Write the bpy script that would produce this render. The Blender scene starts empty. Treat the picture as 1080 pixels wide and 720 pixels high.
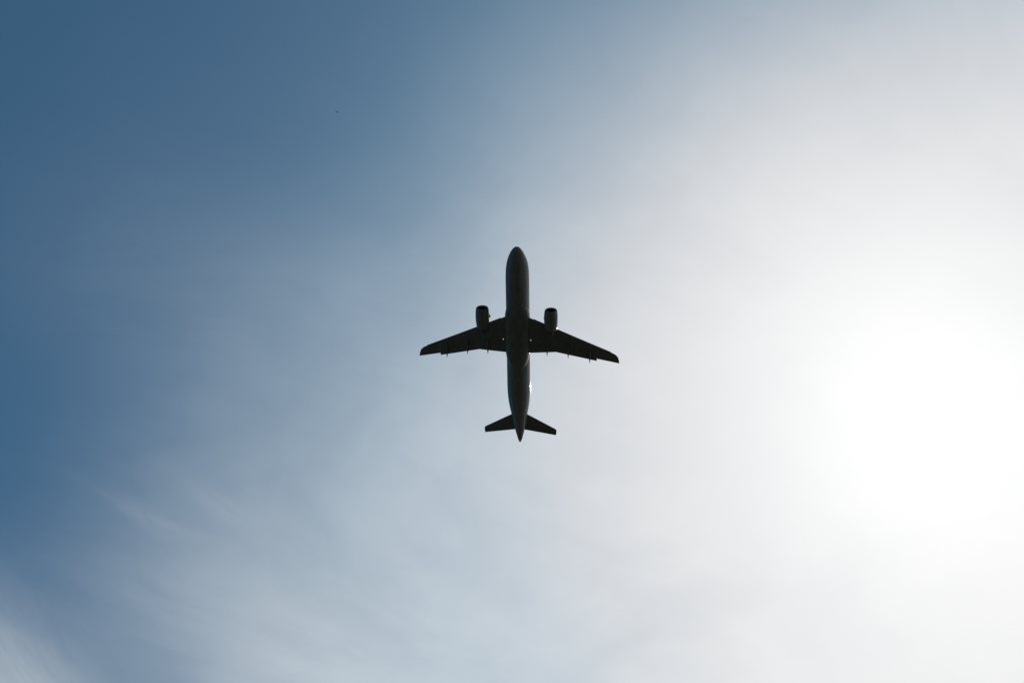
import bpy, bmesh, math, random
from mathutils import Vector, Matrix

random.seed(7)
R = math.radians
S = bpy.context.scene
COL = S.collection

# ------------------------------------------------------------------ camera
EYE = Vector((0, 0, 1.6))
ELEV = R(60)
FWD = Vector((0, math.cos(ELEV), math.sin(ELEV)))
RIGHT = Vector((1, 0, 0))
UP = Vector((0, -math.sin(ELEV), math.cos(ELEV)))
cam_d = bpy.data.cameras.new("camera")
cam_d.lens = 50
cam_d.sensor_width = 36
cam_d.clip_start = 0.1
cam_d.clip_end = 20000
cam = bpy.data.objects.new("camera", cam_d)
COL.objects.link(cam)
cam.location = EYE
cam.rotation_euler = (ELEV + R(90), 0, 0)
S.camera = cam

# ------------------------------------------------------------------ sun and sky
SUN_DIR = (FWD * 1500 + RIGHT * 447 - UP * 84).normalized()
SUN_ELEV = math.asin(SUN_DIR.z)
SUN_AZ = math.atan2(SUN_DIR.x, SUN_DIR.y)          # clockwise from +Y

sun_d = bpy.data.lights.new("sun", 'SUN')
sun_d.energy = 2.0
sun_d.angle = R(0.5)
sun_d.color = (1.0, 0.95, 0.88)
sun = bpy.data.objects.new("sun", sun_d)
COL.objects.link(sun)
sun.location = SUN_DIR * 400
sun.rotation_euler = SUN_DIR.to_track_quat('Z', 'Y').to_euler()

S.view_settings.view_transform = 'Standard'
S.view_settings.look = 'None'
S.view_settings.gamma = 1
S.view_settings.exposure = 0.0

W = bpy.data.worlds.new("World")
S.world = W
W.use_nodes = True


class NT:
    """small helper that chains shader math nodes"""
    def __init__(self, tree):
        self.t = tree

    def n(self, kind, **kw):
        nd = self.t.nodes.new(kind)
        for k, v in kw.items():
            setattr(nd, k, v)
        return nd

    def put(self, sock, v):
        if isinstance(v, bpy.types.NodeSocket):
            self.t.links.new(v, sock)
        elif v is not None:
            sock.default_value = v

    def m(self, op, a, b=None, c=None, clamp=False):
        nd = self.n('ShaderNodeMath', operation=op, use_clamp=clamp)
        self.put(nd.inputs[0], a)
        if b is not None:
            self.put(nd.inputs[1], b)
        if c is not None:
            self.put(nd.inputs[2], c)
        return nd.outputs[0]

    def v(self, op, a, b=None, out=0):
        nd = self.n('ShaderNodeVectorMath', operation=op)
        self.put(nd.inputs[0], a)
        if b is not None:
            if op == 'SCALE':
                self.put(nd.inputs['Scale'], b)
            else:
                self.put(nd.inputs[1], b)
        return nd.outputs[out]

    def mix(self, f, a, b):
        nd = self.n('ShaderNodeMix', data_type='RGBA')
        self.put(nd.inputs[0], f)
        self.put(nd.inputs[6], a)
        self.put(nd.inputs[7], b)
        return nd.outputs[2]

    def noise(self, vec, scale, detail=4, rough=0.5, dist=0.0, lac=2.0):
        nd = self.n('ShaderNodeTexNoise', noise_dimensions='3D')
        self.put(nd.inputs['Vector'], vec)
        nd.inputs['Scale'].default_value = scale
        nd.inputs['Detail'].default_value = detail
        nd.inputs['Roughness'].default_value = rough
        nd.inputs['Lacunarity'].default_value = lac
        nd.inputs['Distortion'].default_value = dist
        return nd.outputs['Fac']

    def smooth(self, x, a, b, lo=0.0, hi=1.0):
        nd = self.n('ShaderNodeMapRange', interpolation_type='SMOOTHSTEP')
        self.put(nd.inputs[0], x)
        nd.inputs[1].default_value = a
        nd.inputs[2].default_value = b
        nd.inputs[3].default_value = lo
        nd.inputs[4].default_value = hi
        return nd.outputs[0]

    def gauss(self, x, sig):
        q = self.m('DIVIDE', x, sig)
        q = self.m('MULTIPLY', q, q)
        return self.m('EXPONENT', self.m('MULTIPLY', q, -1.0))

    def mapping(self, vec, loc=(0, 0, 0), rot=0.0, scale=(1, 1, 1)):
        nd = self.n('ShaderNodeMapping', vector_type='TEXTURE')
        self.put(nd.inputs['Vector'], vec)
        nd.inputs['Location'].default_value = loc
        nd.inputs['Rotation'].default_value = (0, 0, rot)
        nd.inputs['Scale'].default_value = scale
        return nd.outputs[0]


def build_sky():
    t = W.node_tree
    t.nodes.clear()
    N = NT(t)
    sky = N.n('ShaderNodeTexSky', sky_type='NISHITA')
    sky.sun_disc = False
    sky.sun_elevation = SUN_ELEV
    sky.sun_rotation = SUN_AZ
    sky.altitude = 50
    sky.air_density = 1.0
    sky.dust_density = 0.0
    sky.ozone_density = 3.0

    d = N.n('ShaderNodeTexCoord').outputs['Generated']
    d = N.v('NORMALIZE', d)
    cosang = N.v('DOT_PRODUCT', d, tuple(SUN_DIR), out=1)
    ang = N.m('MULTIPLY', N.m('ARCCOSINE', cosang), 180 / math.pi)

    # cirrus sheet: directions meet a level cloud layer at unit height
    sep = N.n('ShaderNodeSeparateXYZ')
    N.put(sep.inputs[0], d)
    z = N.m('MAXIMUM', sep.outputs[2], 0.06)
    cx = N.m('DIVIDE', sep.outputs[0], z)
    cy = N.m('DIVIDE', sep.outputs[1], z)
    comb = N.n('ShaderNodeCombineXYZ')
    N.put(comb.inputs[0], cx)
    N.put(comb.inputs[1], cy)
    p = comb.outputs[0]

    # slow drift that bends everything drawn in the cloud layer
    wn = N.n('ShaderNodeTexNoise', noise_dimensions='3D')
    N.put(wn.inputs['Vector'], p)
    wn.inputs['Scale'].default_value = 2.6
    wn.inputs['Detail'].default_value = 3
    wv = N.v('SUBTRACT', wn.outputs['Color'], (0.5, 0.5, 0.5))
    pw = N.v('ADD', p, N.v('SCALE', wv, 0.13))
    pw3 = N.v('ADD', p, N.v('SCALE', wv, 0.05))
    pw2 = N.v('ADD', p, N.v('SCALE', wv, 0.40))

    # the sheet thickens towards the lower sky and the sun, with a ragged front
    sw = N.n('ShaderNodeSeparateXYZ')
    N.put(sw.inputs[0], pw)
    q = N.m('ADD', sw.outputs[1], N.m('MULTIPLY', sw.outputs[0], 0.8))
    broad = N.m('ADD', N.smooth(q, 0.25, 0.86, 0.0, 0.54), N.smooth(q, 0.95, 1.35, 0.0, 0.8))

    edge = N.m('ADD', sw.outputs[0], N.m('MULTIPLY', N.m('SUBTRACT', sw.outputs[1], 0.7), -0.15))
    broad = N.m('MULTIPLY', broad, N.smooth(edge, -0.50, -0.19))

    # fibres drawn out by the wind, in two directions, and soft mottling
    f1 = N.noise(N.mapping(pw, rot=R(34), scale=(1.0, 0.22, 1.0)), 3.4, 7, 0.56, 0.3)
    f2 = N.noise(N.mapping(pw2, loc=(3, 1, 0), rot=R(-34), scale=(1.0, 0.26, 1.0)), 3.0, 7, 0.54, 0.3)
    f3 = N.noise(pw2, 5.5, 7, 0.5, 0.2)
    f4 = N.noise(N.mapping(pw, loc=(7, 2, 0), rot=R(20), scale=(1.0, 0.6, 1.0)), 15.0, 6, 0.55, 0.3)
    tex = N.m('ADD', N.m('MULTIPLY', f1, 0.16), N.m('ADD', N.m('MULTIPLY', f2, 0.20), N.m('ADD', N.m('MULTIPLY', f3, 0.44), N.m('MULTIPLY', f4, 0.20))))
    tex = N.smooth(tex, 0.38, 0.63, 0.82, 1.17)
    dens = N.m('MULTIPLY', broad, tex)

    # separate wisps: a feathered plume low on the left and two thin hooks above it
    def wisp(loc, rot, size, power, amp, soft=0.25):
        w = N.mapping(pw3, loc=loc + (0,), rot=R(rot), scale=(size[0], size[1], 1))
        r = N.v('LENGTH', N.v('MULTIPLY', w, (1, 1, 0)), out=1)
        body = N.m('EXPONENT', N.m('MULTIPLY', N.m('POWER', r, power), -1.0))
        fz = N.noise(N.mapping(pw, loc=(loc[1] * 5, loc[0] * 3, 0), rot=R(rot), scale=(1.0, 0.2, 1.0)), 7.0, 6, 0.6, 0.4)
        return N.m('MULTIPLY', N.m('MULTIPLY', body, N.smooth(fz, 0.34, 0.62, soft, 1.15)), amp)
    dens = N.m('ADD', dens, wisp((-0.455, 0.965), 64, (0.115, 0.058), 1.6, 0.47, 0.88))
    dens = N.m('ADD', dens, wisp((-0.252, 0.748), 44, (0.036, 0.008), 1.6, 0.10))
    dens = N.m('ADD', dens, wisp((-0.315, 0.755), 30, (0.055, 0.012), 1.6, 0.06))

    dens = N.m('ADD', dens, wisp((-0.20, 0.89), 20, (0.15, 0.08), 2.0, 0.18, 0.85))

    dens = N.m('ADD', dens, wisp((-0.25, 0.53), 10, (0.14, 0.10), 2.0, 0.05, 0.97))

    # forward scattering by ice and haze about the sun, then cover = 1 - exp(-depth)
    hz = N.m('MULTIPLY', N.m('EXPONENT', N.m('MULTIPLY', N.m('POWER', N.m('DIVIDE', ang, 12.0), 1.8), -1.0)), 2.1)
    hz = N.m('ADD', hz, N.m('MULTIPLY', N.m('EXPONENT', N.m('DIVIDE', ang, -14.0)), 0.50))
    hz = N.m('MULTIPLY', hz, N.m('ADD', N.m('MULTIPLY', tex, 0.28), 0.71))
    tau = N.m('ADD', hz, dens)
    clear = N.m('EXPONENT', N.m('MULTIPLY', tau, -1.0))
    cover = N.m('SUBTRACT', 1.0, clear)
    ice = N.mix(N.smooth(ang, 12, 25), (0.945, 0.938, 0.930, 1), (0.905, 0.935, 0.930, 1))
    air = N.mix(N.smooth(ang, 12, 25), (0.945, 0.942, 0.935, 1), (0.74, 0.98, 1.10, 1))
    white = N.mix(N.m('DIVIDE', dens, N.m('ADD', tau, 0.0001)), air, ice)
    white = N.v('ADD', white, N.v('SCALE', (1.0, 1.0, 1.0), N.m('MULTIPLY', N.gauss(ang, 6.2), 0.155)))

    STR = 0.054
    bg = N.n('ShaderNodeBackground')
    blue = N.v('MULTIPLY', sky.outputs[0], (0.42, 0.95, 1.02))
    tot = N.v('ADD', N.v('SCALE', blue, clear), N.v('SCALE', white, N.m('DIVIDE', cover, STR)))
    N.put(bg.inputs['Color'], tot)
    bg.inputs['Strength'].default_value = STR
    out = N.n('ShaderNodeOutputWorld')
    t.links.new(bg.outputs[0], out.inputs['Surface'])
    W.cycles.sampling_method = 'MANUAL'
    W.cycles.sample_map_resolution = 1024


build_sky()


# ------------------------------------------------------------------ materials
def material(name, base, rough=0.4, metal=0.0, coat=0.0, var=0.0, scale=1.0, stretch=(1, 1, 1), bump=0.0, emit=None, spec=0.5):
    m = bpy.data.materials.new(name)
    m.use_nodes = True
    t = m.node_tree
    b = t.nodes['Principled BSDF']
    b.inputs['Roughness'].default_value = rough
    b.inputs['Metallic'].default_value = metal
    b.inputs['Specular IOR Level'].default_value = spec
    b.inputs['Coat Weight'].default_value = coat
    b.inputs['Coat Roughness'].default_value = 0.03
    N = NT(t)
    pos = N.n('ShaderNodeTexCoord').outputs['Object']
    vec = N.mapping(pos, scale=stretch)
    f = N.noise(vec, scale, 5, 0.6, 0.2)
    lo = tuple(c * (1 - var) for c in base) + (1,)
    hi = tuple(c * (1 + var) for c in base) + (1,)
    N.put(b.inputs['Base Color'], N.mix(N.smooth(f, 0.3, 0.7), lo, hi))
    N.put(b.inputs['Roughness'], N.smooth(f, 0.25, 0.75, rough * 0.85, rough * 1.2))
    if emit:
        b.inputs['Emission Color'].default_value = emit[0] + (1,)
        b.inputs['Emission Strength'].default_value = emit[1]
    return m


M_PAINT = material("fuselage_paint", (0.21, 0.213, 0.21), 0.022, var=0.12, scale=1.4, stretch=(0.6, 3.5, 0.6), spec=0.12)
M_BELLY = material("belly_paint", (0.185, 0.187, 0.18), 0.025, var=0.18, scale=1.6, stretch=(0.5, 4.0, 0.5), spec=0.2)
M_WING = material("wing_paint", (0.18, 0.183, 0.175), 0.55, var=0.14, scale=1.8, stretch=(0.6, 3.0, 0.6), spec=0.05)
M_FLAP = material("flap_paint", (0.17, 0.173, 0.167), 0.6, var=0.15, scale=2.2, stretch=(0.5, 2.5, 0.5), spec=0.1)
M_COWL = material("cowl_paint", (0.19, 0.192, 0.188), 0.03, var=0.12, scale=2.0, stretch=(0.5, 3.0, 0.5), spec=0.1)
M_LIP = material("lip_metal", (0.16, 0.165, 0.17), 0.45, metal=0.3, var=0.08, scale=3.0, spec=0.3)
M_DUCT = material("duct_liner", (0.05, 0.052, 0.056), 0.6, var=0.15, scale=4.0)
M_BLADE = material("fan_titanium", (0.16, 0.16, 0.17), 0.4, metal=0.9, var=0.1, scale=6.0)
M_HOT = material("nozzle_steel", (0.12, 0.11, 0.10), 0.5, metal=0.5, var=0.2, scale=3.0, spec=0.3)
M_RUBBER = material("seal_rubber", (0.03, 0.03, 0.03), 0.7, var=0.2, scale=5.0)
M_LAMP = material("lamp_lens", (0.6, 0.6, 0.6), 0.1, emit=((1.0, 0.95, 0.88), 0.45))
M_FEATHER = material("dark_feathers", (0.05, 0.045, 0.04), 0.7, var=0.3, scale=9.0)


# ------------------------------------------------------------------ mesh helpers
def link(name, bm, mat, parent=None, sharp=40):
    bmesh.ops.recalc_face_normals(bm, faces=bm.faces[:])
    me = bpy.data.meshes.new(name)
    bm.to_mesh(me)
    bm.free()
    me.materials.append(mat)
    me.shade_smooth()
    me.set_sharp_from_angle(angle=R(sharp))
    o = bpy.data.objects.new(name, me)
    COL.objects.link(o)
    if parent:
        o.parent = parent
    return o


def loft(bm, rings, cap0=True, cap1=True, closed=True):
    vs = [[bm.verts.new(p) for p in r] for r in rings]
    n = len(vs[0])
    for a, b in zip(vs[:-1], vs[1:]):
        for i in range(n if closed else n - 1):
            j = (i + 1) % n
            bm.faces.new((a[i], a[j], b[j], b[i]))
    if cap0:
        bm.faces.new(vs[0][::-1])
    if cap1:
        bm.faces.new(vs[-1])
    return vs


def interp(tab, s):
    """smooth (monotone-ish cubic) look-up in a table of tuples keyed by the first value"""
    if s <= tab[0][0]:
        return tab[0][1:]
    if s >= tab[-1][0]:
        return tab[-1][1:]
    for i in range(len(tab) - 1):
        if tab[i][0] <= s <= tab[i + 1][0]:
            break
    a, b = tab[i], tab[i + 1]
    h = b[0] - a[0]
    u = (s - a[0]) / h
    res = []
    for k in range(1, len(a)):
        d = (b[k] - a[k]) / h

        def slope(j):
            if j == 0 or j == len(tab) - 1:
                q = (i if j == i else i)
                return d
            l = (tab[j][k] - tab[j - 1][k]) / (tab[j][0] - tab[j - 1][0])
            r = (tab[j + 1][k] - tab[j][k]) / (tab[j + 1][0] - tab[j][0])
            return 0.0 if l * r <= 0 else 2 * l * r / (l + r)
        m0, m1 = slope(i) * h, slope(i + 1) * h
        res.append((2 * u**3 - 3 * u**2 + 1) * a[k] + (u**3 - 2 * u**2 + u) * m0 + (-2 * u**3 + 3 * u**2) * b[k] + (u**3 - u**2) * m1)
    return res


def airfoil(chord, thick, x0=0.0, x1=1.0, n=15):
    """closed outline of (x, z): upper surface from tail to nose, then lower; cut to the chord fractions x0..x1"""
    def yt(x):
        return thick * 5 * (0.2969 * math.sqrt(x) - 0.126 * x - 0.3516 * x**2 + 0.2843 * x**3 - 0.1015 * x**4)

    def camber(x):
        return 0.018 * math.sin(math.pi * x) * (0.6 + 0.8 * x)
    xs = [x0 + (x1 - x0) * (0.5 - 0.5 * math.cos(math.pi * i / n)) for i in range(n + 1)]
    up = [(x * chord, (camber(x) + yt(x)) * chord) for x in xs]
    lo = [(x * chord, (camber(x) - yt(x)) * chord) for x in xs]
    return up[::-1] + lo[1:-1] if x0 <= 0 else up[::-1] + lo


def revolve(bm, profile, cx, cz, seg=40, squash=None):
    """profile of (y, radius) turned about the axis parallel to Y at (cx, cz)"""
    rings = []
    for y, r in profile:
        ring = []
        for i in range(seg):
            a = 2 * math.pi * i / seg
            px, pz = r * math.cos(a), r * math.sin(a)
            if squash and pz < 0:
                pz *= squash
            ring.append((cx + px, y, cz + pz))
        rings.append(ring)
    return rings


# ------------------------------------------------------------------ the ground
gm = bpy.data.materials.new("airfield_grass")
gm.use_nodes = True
Ng = NT(gm.node_tree)
gb = gm.node_tree.nodes['Principled BSDF']
gp = Ng.n('ShaderNodeTexCoord').outputs['Object']
g1 = Ng.noise(gp, 0.03, 6, 0.6)
g2 = Ng.noise(gp, 6.0, 6, 0.7)
gc = Ng.mix(Ng.smooth(g1, 0.35, 0.65), (0.026, 0.028, 0.020, 1), (0.046, 0.043, 0.034, 1))
gc = Ng.mix(Ng.smooth(g2, 0.3, 0.7), gc, (0.032, 0.034, 0.024, 1))
Ng.put(gb.inputs['Base Color'], gc)
gb.inputs['Roughness'].default_value = 0.95
bump = Ng.n('ShaderNodeBump')
bump.inputs['Strength'].default_value = 0.6
Ng.put(bump.inputs['Height'], g2)
Ng.put(gb.inputs['Normal'], bump.outputs[0])
bm = bmesh.new()
rings = []
for r in (0.5, 3, 12, 50, 200, 800, 3000, 9000):
    rings.append([(r * math.cos(2 * math.pi * i / 64), r * math.sin(2 * math.pi * i / 64), 0) for i in range(64)])
loft(bm, rings, True, False)
ground = link("ground", bm, gm)
if ground.data.polygons[0].normal.z < 0:
    ground.data.flip_normals()
ground["kind"] = "structure"
ground["label"] = "wide grass airfield ground below the airliner"

# ------------------------------------------------------------------ the airliner
# local axes: +Y aft, +X port, +Z up; stations in metres from the nose, the empty sits 18 m behind it
plane = bpy.data.objects.new("airliner", None)
COL.objects.link(plane)
plane.empty_display_size = 4
plane["label"] = "dark twin-engine passenger airliner climbing overhead, its underside in silhouette against the bright hazy sky"
plane["category"] = "airplane"
A, B, Cc = R(-0.77552635), R(-4.06864225), R(6.39999069)
rotm = Matrix.Rotation(A, 4, 'Z') @ Matrix.Rotation(B, 4, 'X') @ Matrix.Rotation(Cc, 4, 'Y')
pos = EYE + FWD * 239.468 + RIGHT * 1.0628 + UP * -0.2819
plane.matrix_world = Matrix.Translation(pos) @ rotm
Y0 = 18.0


def sh(p):
    return (p[0], p[1] - Y0, p[2])


def put(name, bm, mat, parent=plane, sharp=40):
    for v in bm.verts:
        v.co.y -= Y0
    return link(name, bm, mat, parent, sharp)


# fuselage: station, half width, top, bottom
FUS = [(0.28, 0.05, -0.50, -0.60), (0.40, 0.36, -0.25, -0.88), (0.70, 0.68, 0.03, -1.14), (1.15, 0.98, 0.33, -1.38),
       (1.8, 1.29, 0.78, -1.61), (2.6, 1.57, 1.38, -1.80), (3.5, 1.78, 1.78, -1.93), (4.6, 1.92, 1.98, -2.02),
       (6.0, 1.975, 2.07, -2.07), (12, 1.975, 2.07, -2.07), (20, 1.975, 2.07, -2.07), (25.0, 1.975, 2.07, -2.07),
       (27.0, 1.95, 2.07, -1.93), (28.5, 1.87, 2.07, -1.70), (30.0, 1.70, 2.05, -1.36), (31.2, 1.50, 2.02, -1.05),
       (32.5, 1.29, 1.97, -0.70), (34.0, 1.05, 1.88, -0.27), (35.2, 0.82, 1.74, 0.06), (36.2, 0.58, 1.53, 0.32),
       (36.9, 0.40, 1.34, 0.50), (37.35, 0.25, 1.18, 0.62), (37.5, 0.13, 1.05, 0.72)]


def fus_ring(s, n=80, k=1.0):
    hw, zt, zb = interp(FUS, s)
    zc, hh = (zt + zb) / 2, (zt - zb) / 2
    return [(hw * k * math.sin(2 * math.pi * i / n), s, zc + hh * k * math.cos(2 * math.pi * i / n)) for i in range(n)]


stations = [0.28, 0.31, 0.35, 0.4, 0.5, 0.6, 0.7, 0.85, 1.0, 1.2, 1.45, 1.75, 2.1, 2.5, 3, 3.5, 4, 4.6, 5.3, 6, 8, 10, 12, 14, 16, 18, 19, 20]
stations += [20 + 0.25 * i for i in range(1, 69)] + [37.35, 37.44, 37.5]
bm = bmesh.new()
loft(bm, [fus_ring(s) for s in stations])
put("fuselage", bm, M_PAINT)

# exhaust pipe of the tail power unit
bm = bmesh.new()
loft(bm, revolve(bm, [(37.44, 0.125), (37.60, 0.12), (37.60, 0.09), (37.40, 0.085)], 0, 0.885, 20), False, True)
put("tail_exhaust", bm, M_HOT)

# wing-to-body fairing: station, half width, bottom
FAIR = [(10.6, 1.55, -2.02), (11.4, 1.90, -2.16), (12.2, 2.06, -2.30), (13.2, 2.14, -2.40), (15, 2.16, -2.46), (17.2, 2.14, -2.46),
        (18.6, 2.08, -2.42), (19.6, 1.99, -2.33), (20.5, 1.84, -2.20), (21.3, 1.60, -2.06), (21.8, 1.40, -1.98)]


def fair_ring(s, n=40):
    hw, zb = interp(FAIR, s)
    top = -0.55
    zc, hh = top, top - zb
    out = []
    for i in range(n):
        a = 2 * math.pi * i / n
        ca, sa = math.cos(a), math.sin(a)
        e = 2 / 2.7
        x = hw * math.copysign(abs(sa)**e, sa)
        z = zc + (hh if ca < 0 else 0.5) * math.copysign(abs(ca)**e, ca)
        out.append((x, s, z))
    return out


bm = bmesh.new()
loft(bm, [fair_ring(10.6 + 0.2 * i) for i in range(57)])
put("belly_fairing", bm, M_BELLY)


def wing_z(t):
    return -1.42 + (t - 1.9) * math.tan(R(5.1)) + 0.4 * (t / 17)**2


def wing_le(t):
    s = 12.6 + (t - 2.2) * 0.4893
    tip = [(15.9, 0), (16.2, 0.03), (16.6, 0.20), (16.85, 0.52), (16.96, 0.90), (17.03, 1.30), (17.06, 1.55)]
    return s + (interp(tip, t)[0] if t > 15.9 else 0)


def te_fixed(t):      # where the wing skin ends ahead of the flaps
    if t < 6.45:
        return 17.72 + (t - 2.1) * 0.05
    if t < 13.28:
        return 17.94 + (t - 6.45) * (20.02 - 17.94) / 6.83
    return te_out(t)


def te_out(t):        # outer wing trailing edge, aileron and tip
    return 20.30 + (t - 13.3) * 0.257


def te_flap(t):
    if t < 6.45:
        return 18.88 + (t - 2.1) * (18.80 - 18.88) / 4.35
    return 18.80 + (t - 6.45) * (20.62 - 18.80) / 6.85


def te_full(t):
    return te_flap(t) - 0.10 if t < 13.28 else te_out(t)


def thick(t):
    return 0.145 - 0.04 * min(t / 12, 1)


def section(side, t, x0, x1, dz=0.0, ds=0.0, droop=0.0, tk=1.0, n=15):
    """aerofoil outline at span t between stations x0 and x1"""
    le, te = wing_le(t), te_full(t)
    ch = te - le
    pts = airfoil(ch, thick(t) * tk, max(0, (x0 - le) / ch), min(1, (x1 - le) / ch), n)
    out = []
    xh = (x0 - le)
    for x, z in pts:
        zz = z - (x - xh) * math.tan(droop) + dz
        out.append((side * t, le + x + ds, wing_z(t) + zz))
    return out


def panel(side, ts, tau0, tau1, dz, droop, mat, name, parent, c_tk=0.10, ds=0.0):
    """a small aerofoil-shaped surface (flap, aileron, slat) between station functions tau0 and tau1"""
    bm = bmesh.new()
    rings = []
    for t in ts:
        a, b = tau0(t), tau1(t)
        ch = b - a
        rings.append([(side * t, a + x + ds, wing_z(t) + dz(t) + z - x * math.tan(droop)) for x, z in airfoil(ch, c_tk, n=10)])
    loft(bm, rings)
    return put(name, bm, mat, parent)


def lower_z(t, s):
    le, te = wing_le(t), te_full(t)
    ch = te - le
    x = min(max((s - le) / ch, 0), 1)
    yt = thick(t) * 5 * (0.2969 * math.sqrt(x) - 0.126 * x - 0.3516 * x**2 + 0.2843 * x**3 - 0.1015 * x**4)
    return wing_z(t) + ch * (0.018 * math.sin(math.pi * x) * (0.6 + 0.8 * x) - yt)


def lin(a, b, n):
    return [a + (b - a) * i / (n - 1) for i in range(n)]


def make_wing(side):
    ts = [0.6, 1.6, 2.2] + lin(3.0, 6.3, 8) + [6.45] + lin(7.1, 13.0, 12) + [13.27, 13.29] + lin(13.9, 15.7, 5) + [15.9, 16.1, 16.3, 16.5, 16.65, 16.8, 16.9, 16.97, 17.03, 17.06]
    bm = bmesh.new()
    rings = []
    for t in ts:
        rings.append(section(side, t, wing_le(t), te_fixed(t), tk=1.0 if t < 15.7 else max(0.35, 1 - (t - 15.7) * 0.45)))
    loft(bm, rings)
    wing = put("wing", bm, M_WING)

    # trailing-edge flaps, let out a few degrees for the climb
    panel(side, lin(1.5, 6.449, 7), lambda t: te_fixed(t) - 0.28, te_flap, lambda t: lower_z(t, te_fixed(t)) - wing_z(t) - 0.03, R(9), M_FLAP, "flap", wing, 0.13)
    panel(side, lin(6.452, 13.27, 9), lambda t: te_fixed(t) - 0.22, te_flap, lambda t: lower_z(t, te_fixed(t)) - wing_z(t) - 0.03, R(9), M_FLAP, "flap", wing, 0.13)
    # aileron seen as a thin raised skin behind its hinge line
    panel(side, lin(13.42, 16.2, 5), lambda t: te_out(t) - 0.50, lambda t: te_out(t) + 0.012, lambda t: lower_z(t, te_out(t) - 0.5) - wing_z(t) + 0.03, R(-3), M_FLAP, "aileron", wing, 0.16)
    # leading-edge slats, one inboard of the engine and four outboard, slid forward and down
    for a, b in ((2.75, 5.05), (6.35, 8.65), (8.655, 11.0), (11.005, 13.35), (13.355, 15.6)):
        panel(side, lin(a, b, 5), lambda t: wing_le(t) - 0.13, lambda t: wing_le(t) + 0.34, lambda t: -0.06, R(4), M_COWL, "slat", wing, 0.22)
    # canoe fairings over the flap tracks
    for t, end in ((5.0, 19.50), (8.5, 19.94), (12.1, 20.92)):
        bm = bmesh.new()
        L = 2.9
        rings = []
        for i in range(23):
            u = i / 22
            s = end - L + L * u
            r = 0.19 * (math.sin(math.pi * min(u / 1.1, 0.5)) if u < 0.55 else (1 - ((u - 0.55) / 0.45)**1.9)**0.9) + 0.008
            zz = lower_z(t, min(s, te_fixed(t))) - 0.10 - 0.24 * max(0, (s - end + 1.1) / 1.1)
            rings.append([(side * t + 0.85 * r * math.sin(2 * math.pi * k / 16), s, zz + 1.5 * r * math.cos(2 * math.pi * k / 16)) for k in range(16)])
        loft(bm, rings)
        put("flap_fairing", bm, M_WING, wing)
    # wing-root landing light swung down below the skin
    t, s = 2.30, 16.5
    zc = lower_z(t, s) - 0.20
    bm = bmesh.new()
    rr = revolve(bm, [(s + 0.16, 0.05), (s + 0.12, 0.10), (s - 0.02, 0.16), (s - 0.05, 0.165), (s - 0.05, 0.14)], side * t, zc, 20)
    loft(bm, rr)
    bmesh.ops.rotate(bm, verts=bm.verts[:], cent=(side * t, s, zc), matrix=Matrix.Rotation(R(48), 3, 'X'))
    lamp = put("landing_light", bm, M_RUBBER, wing)
    bm = bmesh.new()
    loft(bm, revolve(bm, [(s - 0.052, 0.095), (s - 0.075, 0.08), (s - 0.088, 0.06), (s - 0.092, 0.01)], side * t, zc, 20))
    bmesh.ops.rotate(bm, verts=bm.verts[:], cent=(side * t, s, zc), matrix=Matrix.Rotation(R(48), 3, 'X'))
    put("lens", bm, M_LAMP, lamp)
    return wing


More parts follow.
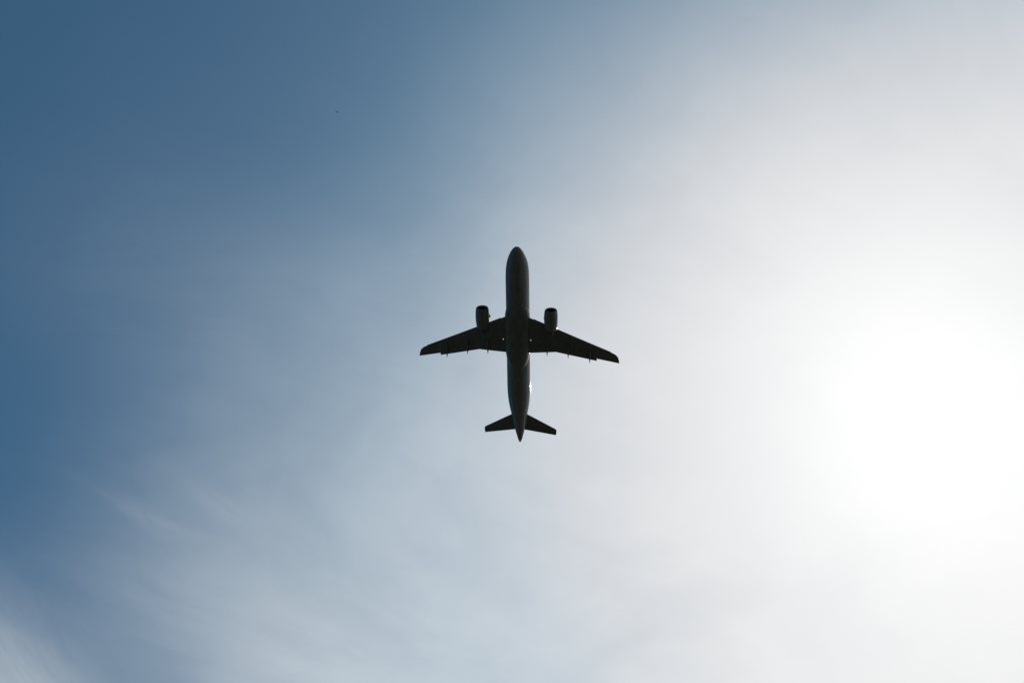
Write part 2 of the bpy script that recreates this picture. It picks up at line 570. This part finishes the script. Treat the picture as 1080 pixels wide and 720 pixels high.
def make_engine(side):
    cx, cz, f = side * 5.70, -2.02, 10.70
    # outer cowl, closed over the lip by the intake piece
    prof = [(f + 0.30, 1.065), (f + 0.55, 1.105), (f + 0.95, 1.135), (f + 1.5, 1.14), (f + 2.1, 1.135), (f + 2.7, 1.10), (f + 3.2, 1.03), (f + 3.5, 0.98),
            (f + 3.5, 0.88), (f + 3.0, 0.86)]
    bm = bmesh.new()
    loft(bm, revolve(bm, prof, cx, cz, 48), False, False)
    eng = put("engine", bm, M_COWL)
    # polished intake lip
    bm = bmesh.new()
    lip = [(f + 0.30, 1.064), (f + 0.18, 1.035), (f + 0.09, 0.995), (f + 0.03, 0.95), (f, 0.90), (f + 0.02, 0.855), (f + 0.08, 0.82), (f + 0.2, 0.795), (f + 0.32, 0.79)]
    loft(bm, revolve(bm, lip, cx, cz, 48), False, False)
    put("intake_lip", bm, M_LIP, eng)
    bm = bmesh.new()
    loft(bm, revolve(bm, [(f + 0.32, 0.79), (f + 0.7, 0.80), (f + 1.1, 0.86), (f + 1.6, 0.87)], cx, cz, 48), False, True)
    put("intake_duct", bm, M_DUCT, eng)
    # fan with twisted blades and spinner
    bm = bmesh.new()
    for k in range(24):
        a = 2 * math.pi * k / 24
        q = []
        for j in range(6):
            r = 0.22 + 0.62 * j / 5
            tw = R(25 + 38 * j / 5)
            c = 0.10 + 0.03 * j / 5
            for sg in (-1, 1):
                dy, dx = sg * c * math.cos(tw), sg * c * math.sin(tw)
                q.append(bm.verts.new((cx + r * math.cos(a) - dx * math.sin(a), f + 1.02 + dy, cz + r * math.sin(a) + dx * math.cos(a))))
        for j in range(5):
            bm.faces.new((q[2 * j], q[2 * j + 1], q[2 * j + 3], q[2 * j + 2]))
    fan = put("fan", bm, M_BLADE, eng)
    bm = bmesh.new()
    loft(bm, revolve(bm, [(f + 0.55, 0.01), (f + 0.62, 0.07), (f + 0.75, 0.15), (f + 0.95, 0.22), (f + 1.1, 0.24)], cx, cz, 28))
    put("spinner", bm, M_RUBBER, fan)
    # core nozzle and plug
    bm = bmesh.new()
    loft(bm, revolve(bm, [(f + 2.7, 0.70), (f + 3.5, 0.66), (f + 4.2, 0.52), (f + 4.6, 0.44), (f + 4.6, 0.41), (f + 4.2, 0.40)], cx, cz, 36), True, False)
    put("core_nozzle", bm, M_HOT, eng)
    bm = bmesh.new()
    loft(bm, revolve(bm, [(f + 4.0, 0.34), (f + 4.5, 0.28), (f + 4.9, 0.16), (f + 5.2, 0.03)], cx, cz, 28))
    put("exhaust_cone", bm, M_HOT, eng)
    # pylon up to the wing
    bm = bmesh.new()
    rings = []
    for zz, s0, s1, hw in ((cz + 0.78, f + 1.2, f + 4.9, 0.22), (cz + 1.08, f + 1.35, f + 5.3, 0.23), (cz + 1.30, f + 2.6, f + 5.6, 0.21), (-0.62, f + 3.6, f + 5.8, 0.18)):
        ring = []
        for i in range(24):
            a = 2 * math.pi * i / 24
            u = 0.5 - 0.5 * math.cos(a)
            w = hw * math.sin(a) * (1.25 - 0.5 * u)
            ring.append((cx + w, s0 + (s1 - s0) * u, zz))
        rings.append(ring)
    loft(bm, rings)
    put("pylon", bm, M_COWL, eng)
    # strake on the inboard shoulder of the cowl
    bm = bmesh.new()
    a = R(24)
    ux, uz = -side * math.cos(a), math.sin(a)
    nx, nz = -uz, ux
    out = [(f + 1.15, 1.10), (f + 1.45, 1.28), (f + 1.85, 1.40), (f + 2.0, 1.38), (f + 2.05, 1.09)]
    rings = []
    for o in (-0.02, 0.02):
        rings.append([(cx + ux * r + nx * o, s, cz + uz * r + nz * o) for s, r in out])
    loft(bm, rings)
    put("strake", bm, M_COWL, eng)
    return eng


def make_tailplane(side):
    bm = bmesh.new()
    rings = []
    ts = [0.35, 0.8, 1.25] + lin(1.8, 6.0, 9) + [6.15, 6.25, 6.31]
    for t in ts:
        le = 32.15 + (t - 1.25) * 0.618
        te = 35.25 + (t - 0.87) * 0.217
        if t > 6.1:
            le += (t - 6.1) * 0.6
        tk = 0.105 if t < 6.1 else 0.105 - (t - 6.1) * 0.28
        rings.append([(side * t, le + x, 1.0 + t * math.tan(R(6)) - z) for x, z in airfoil((te - le) * 0.70, tk * 1.25, n=12)])
    # front box and elevator share the planform; the elevator is its own surface behind the hinge
    loft(bm, rings)
    tp = put("tailplane", bm, M_WING)
    bm = bmesh.new()
    rings = []
    for t in [0.72] + lin(1.6, 5.8, 7) + [6.05, 6.25]:
        le = 32.15 + (t - 1.25) * 0.618
        te = 35.25 + (t - 0.87) * 0.217
        h = le + (te - le) * 0.66
        rings.append([(side * t, h + x, 1.0 + t * math.tan(R(6)) - z) for x, z in airfoil(te - h, 0.11, n=9)])
    loft(bm, rings)
    put("elevator", bm, M_FLAP, tp)
    return tp


for sd in (-1, 1):
    make_wing(sd)
    make_engine(sd)
    make_tailplane(sd)

# tail fin with its rudder
bm = bmesh.new()
rings = []
for zz in lin(1.5, 7.8, 10) + [7.9, 7.95]:
    u = (zz - 2.0) / 5.9
    le, te = 28.9 + u * 5.7, 35.3 + u * 1.3
    if zz > 7.8:
        le += (zz - 7.8) * 1.5
    rings.append([(z, le + x, zz) for x, z in airfoil((te - le) * 0.72, 0.11, n=12)])
for r_ in rings:
    c = [p[0] for p in r_]
    off = (max(c) + min(c)) / 2
    for i, p in enumerate(r_):
        r_[i] = (p[0] - off, p[1], p[2])
loft(bm, rings)
fin = put("tail_fin", bm, M_PAINT)
bm = bmesh.new()
rings = []
for zz in lin(2.05, 7.75, 8):
    u = (zz - 2.0) / 5.9
    le, te = 28.9 + u * 5.7, 35.3 + u * 1.3
    h = le + (te - le) * 0.69
    w = 0.055 * (te - h)
    rings.append([(w, h, zz), (w * 0.7, h + (te - h) * 0.4, zz), (0.01, te, zz), (-0.01, te, zz), (-w * 0.7, h + (te - h) * 0.4, zz), (-w, h, zz)])
loft(bm, rings)
put("rudder", bm, M_PAINT, fin)

# blade aerials and drain mast under the belly
for s, h, c in ((7.6, 0.30, 0.42), (9.6, 0.24, 0.34), (24.0, 0.30, 0.40)):
    bm = bmesh.new()
    rings = []
    zb = interp(FUS, s)[2]
    for u in (0.0, 0.5, 0.9, 1.0):
        cc = c * (1 - 0.45 * u)
        rings.append([(z, s + 0.25 * h * u + x, zb + 0.03 - u * h) for x, z in airfoil(cc, 0.12, n=6)])
    loft(bm, rings)
    put("aerial", bm, M_BELLY)

# nose-wheel and main-wheel doors: closed panels standing a few millimetres proud, rubber seal round them
def belly_panel(name, x0, x1, s0, s1, zf, mat, lift):
    bm = bmesh.new()
    nx, ns = 8, 8
    g = [[bm.verts.new((x0 + (x1 - x0) * i / nx, s0 + (s1 - s0) * j / ns, zf(x0 + (x1 - x0) * i / nx, s0 + (s1 - s0) * j / ns) - lift)) for i in range(nx + 1)] for j in range(ns + 1)]
    for j in range(ns):
        for i in range(nx):
            bm.faces.new((g[j][i], g[j][i + 1], g[j + 1][i + 1], g[j + 1][i]))
    r = bmesh.ops.extrude_face_region(bm, geom=bm.faces[:])
    for e in r['geom']:
        if isinstance(e, bmesh.types.BMVert):
            e.co.z += 0.03
    return put(name, bm, mat)


def fus_z(x, s):
    hw, zt, zb = interp(FUS, s)
    return (zt + zb) / 2 - (zt - zb) / 2 * math.sqrt(max(0, 1 - (x / hw)**2))


def fair_z(x, s):
    hw, zb = interp(FAIR, s)
    return -0.55 - (-0.55 - zb) * max(0, 1 - abs(x / hw)**2.7)**(1 / 2.7)


for sd in (-1, 1):
    a, b = sorted((sd * 0.025, sd * 0.42))
    belly_panel("nose_gear_door", a, b, 4.2, 6.3, fus_z, M_PAINT, 0.012)
    a, b = sorted((sd * 0.03, sd * 1.45))
    belly_panel("main_gear_door", a, b, 16.9, 18.7, fair_z, M_BELLY, 0.012)

# ------------------------------------------------------------------ far bird
def make_bird():
    bm = bmesh.new()
    body = [(-0.19, 0.004), (-0.165, 0.022), (-0.13, 0.030), (-0.08, 0.042), (0.0, 0.048), (0.08, 0.034), (0.15, 0.02), (0.22, 0.03), (0.27, 0.034)]
    rings = []
    for k, (y, r) in enumerate(body):
        flat = 1.0 if k < 6 else (0.5 if k == 6 else 0.15)
        rings.append([(r * math.cos(2 * math.pi * i / 12), y, flat * r * math.sin(2 * math.pi * i / 12)) for i in range(12)])
    loft(bm, rings)
    for sd in (-1, 1):
        rings = []
        for x, le, te, z in ((0.02, -0.09, 0.07, 0.01), (0.12, -0.13, 0.06, 0.05), (0.24, -0.12, 0.05, 0.07), (0.36, -0.06, 0.06, 0.06), (0.44, 0.0, 0.07, 0.04), (0.48, 0.05, 0.08, 0.03)):
            c = te - le
            rings.append([(sd * x, le + u, z + w) for u, w in airfoil(c, 0.08, n=6)])
        loft(bm, rings)
    o = link("bird", bm, M_FEATHER)
    o["label"] = "tiny dark bird far off in the blue sky, up and left of the airliner"
    o["category"] = "bird"
    return o


bird = make_bird()
dirb = (FWD * 1500 + RIGHT * (355.4 - 540) + UP * (360 - 118.2)).normalized()
bird.location = EYE + dirb * 330
bird.rotation_euler = (R(20), R(35), R(15))
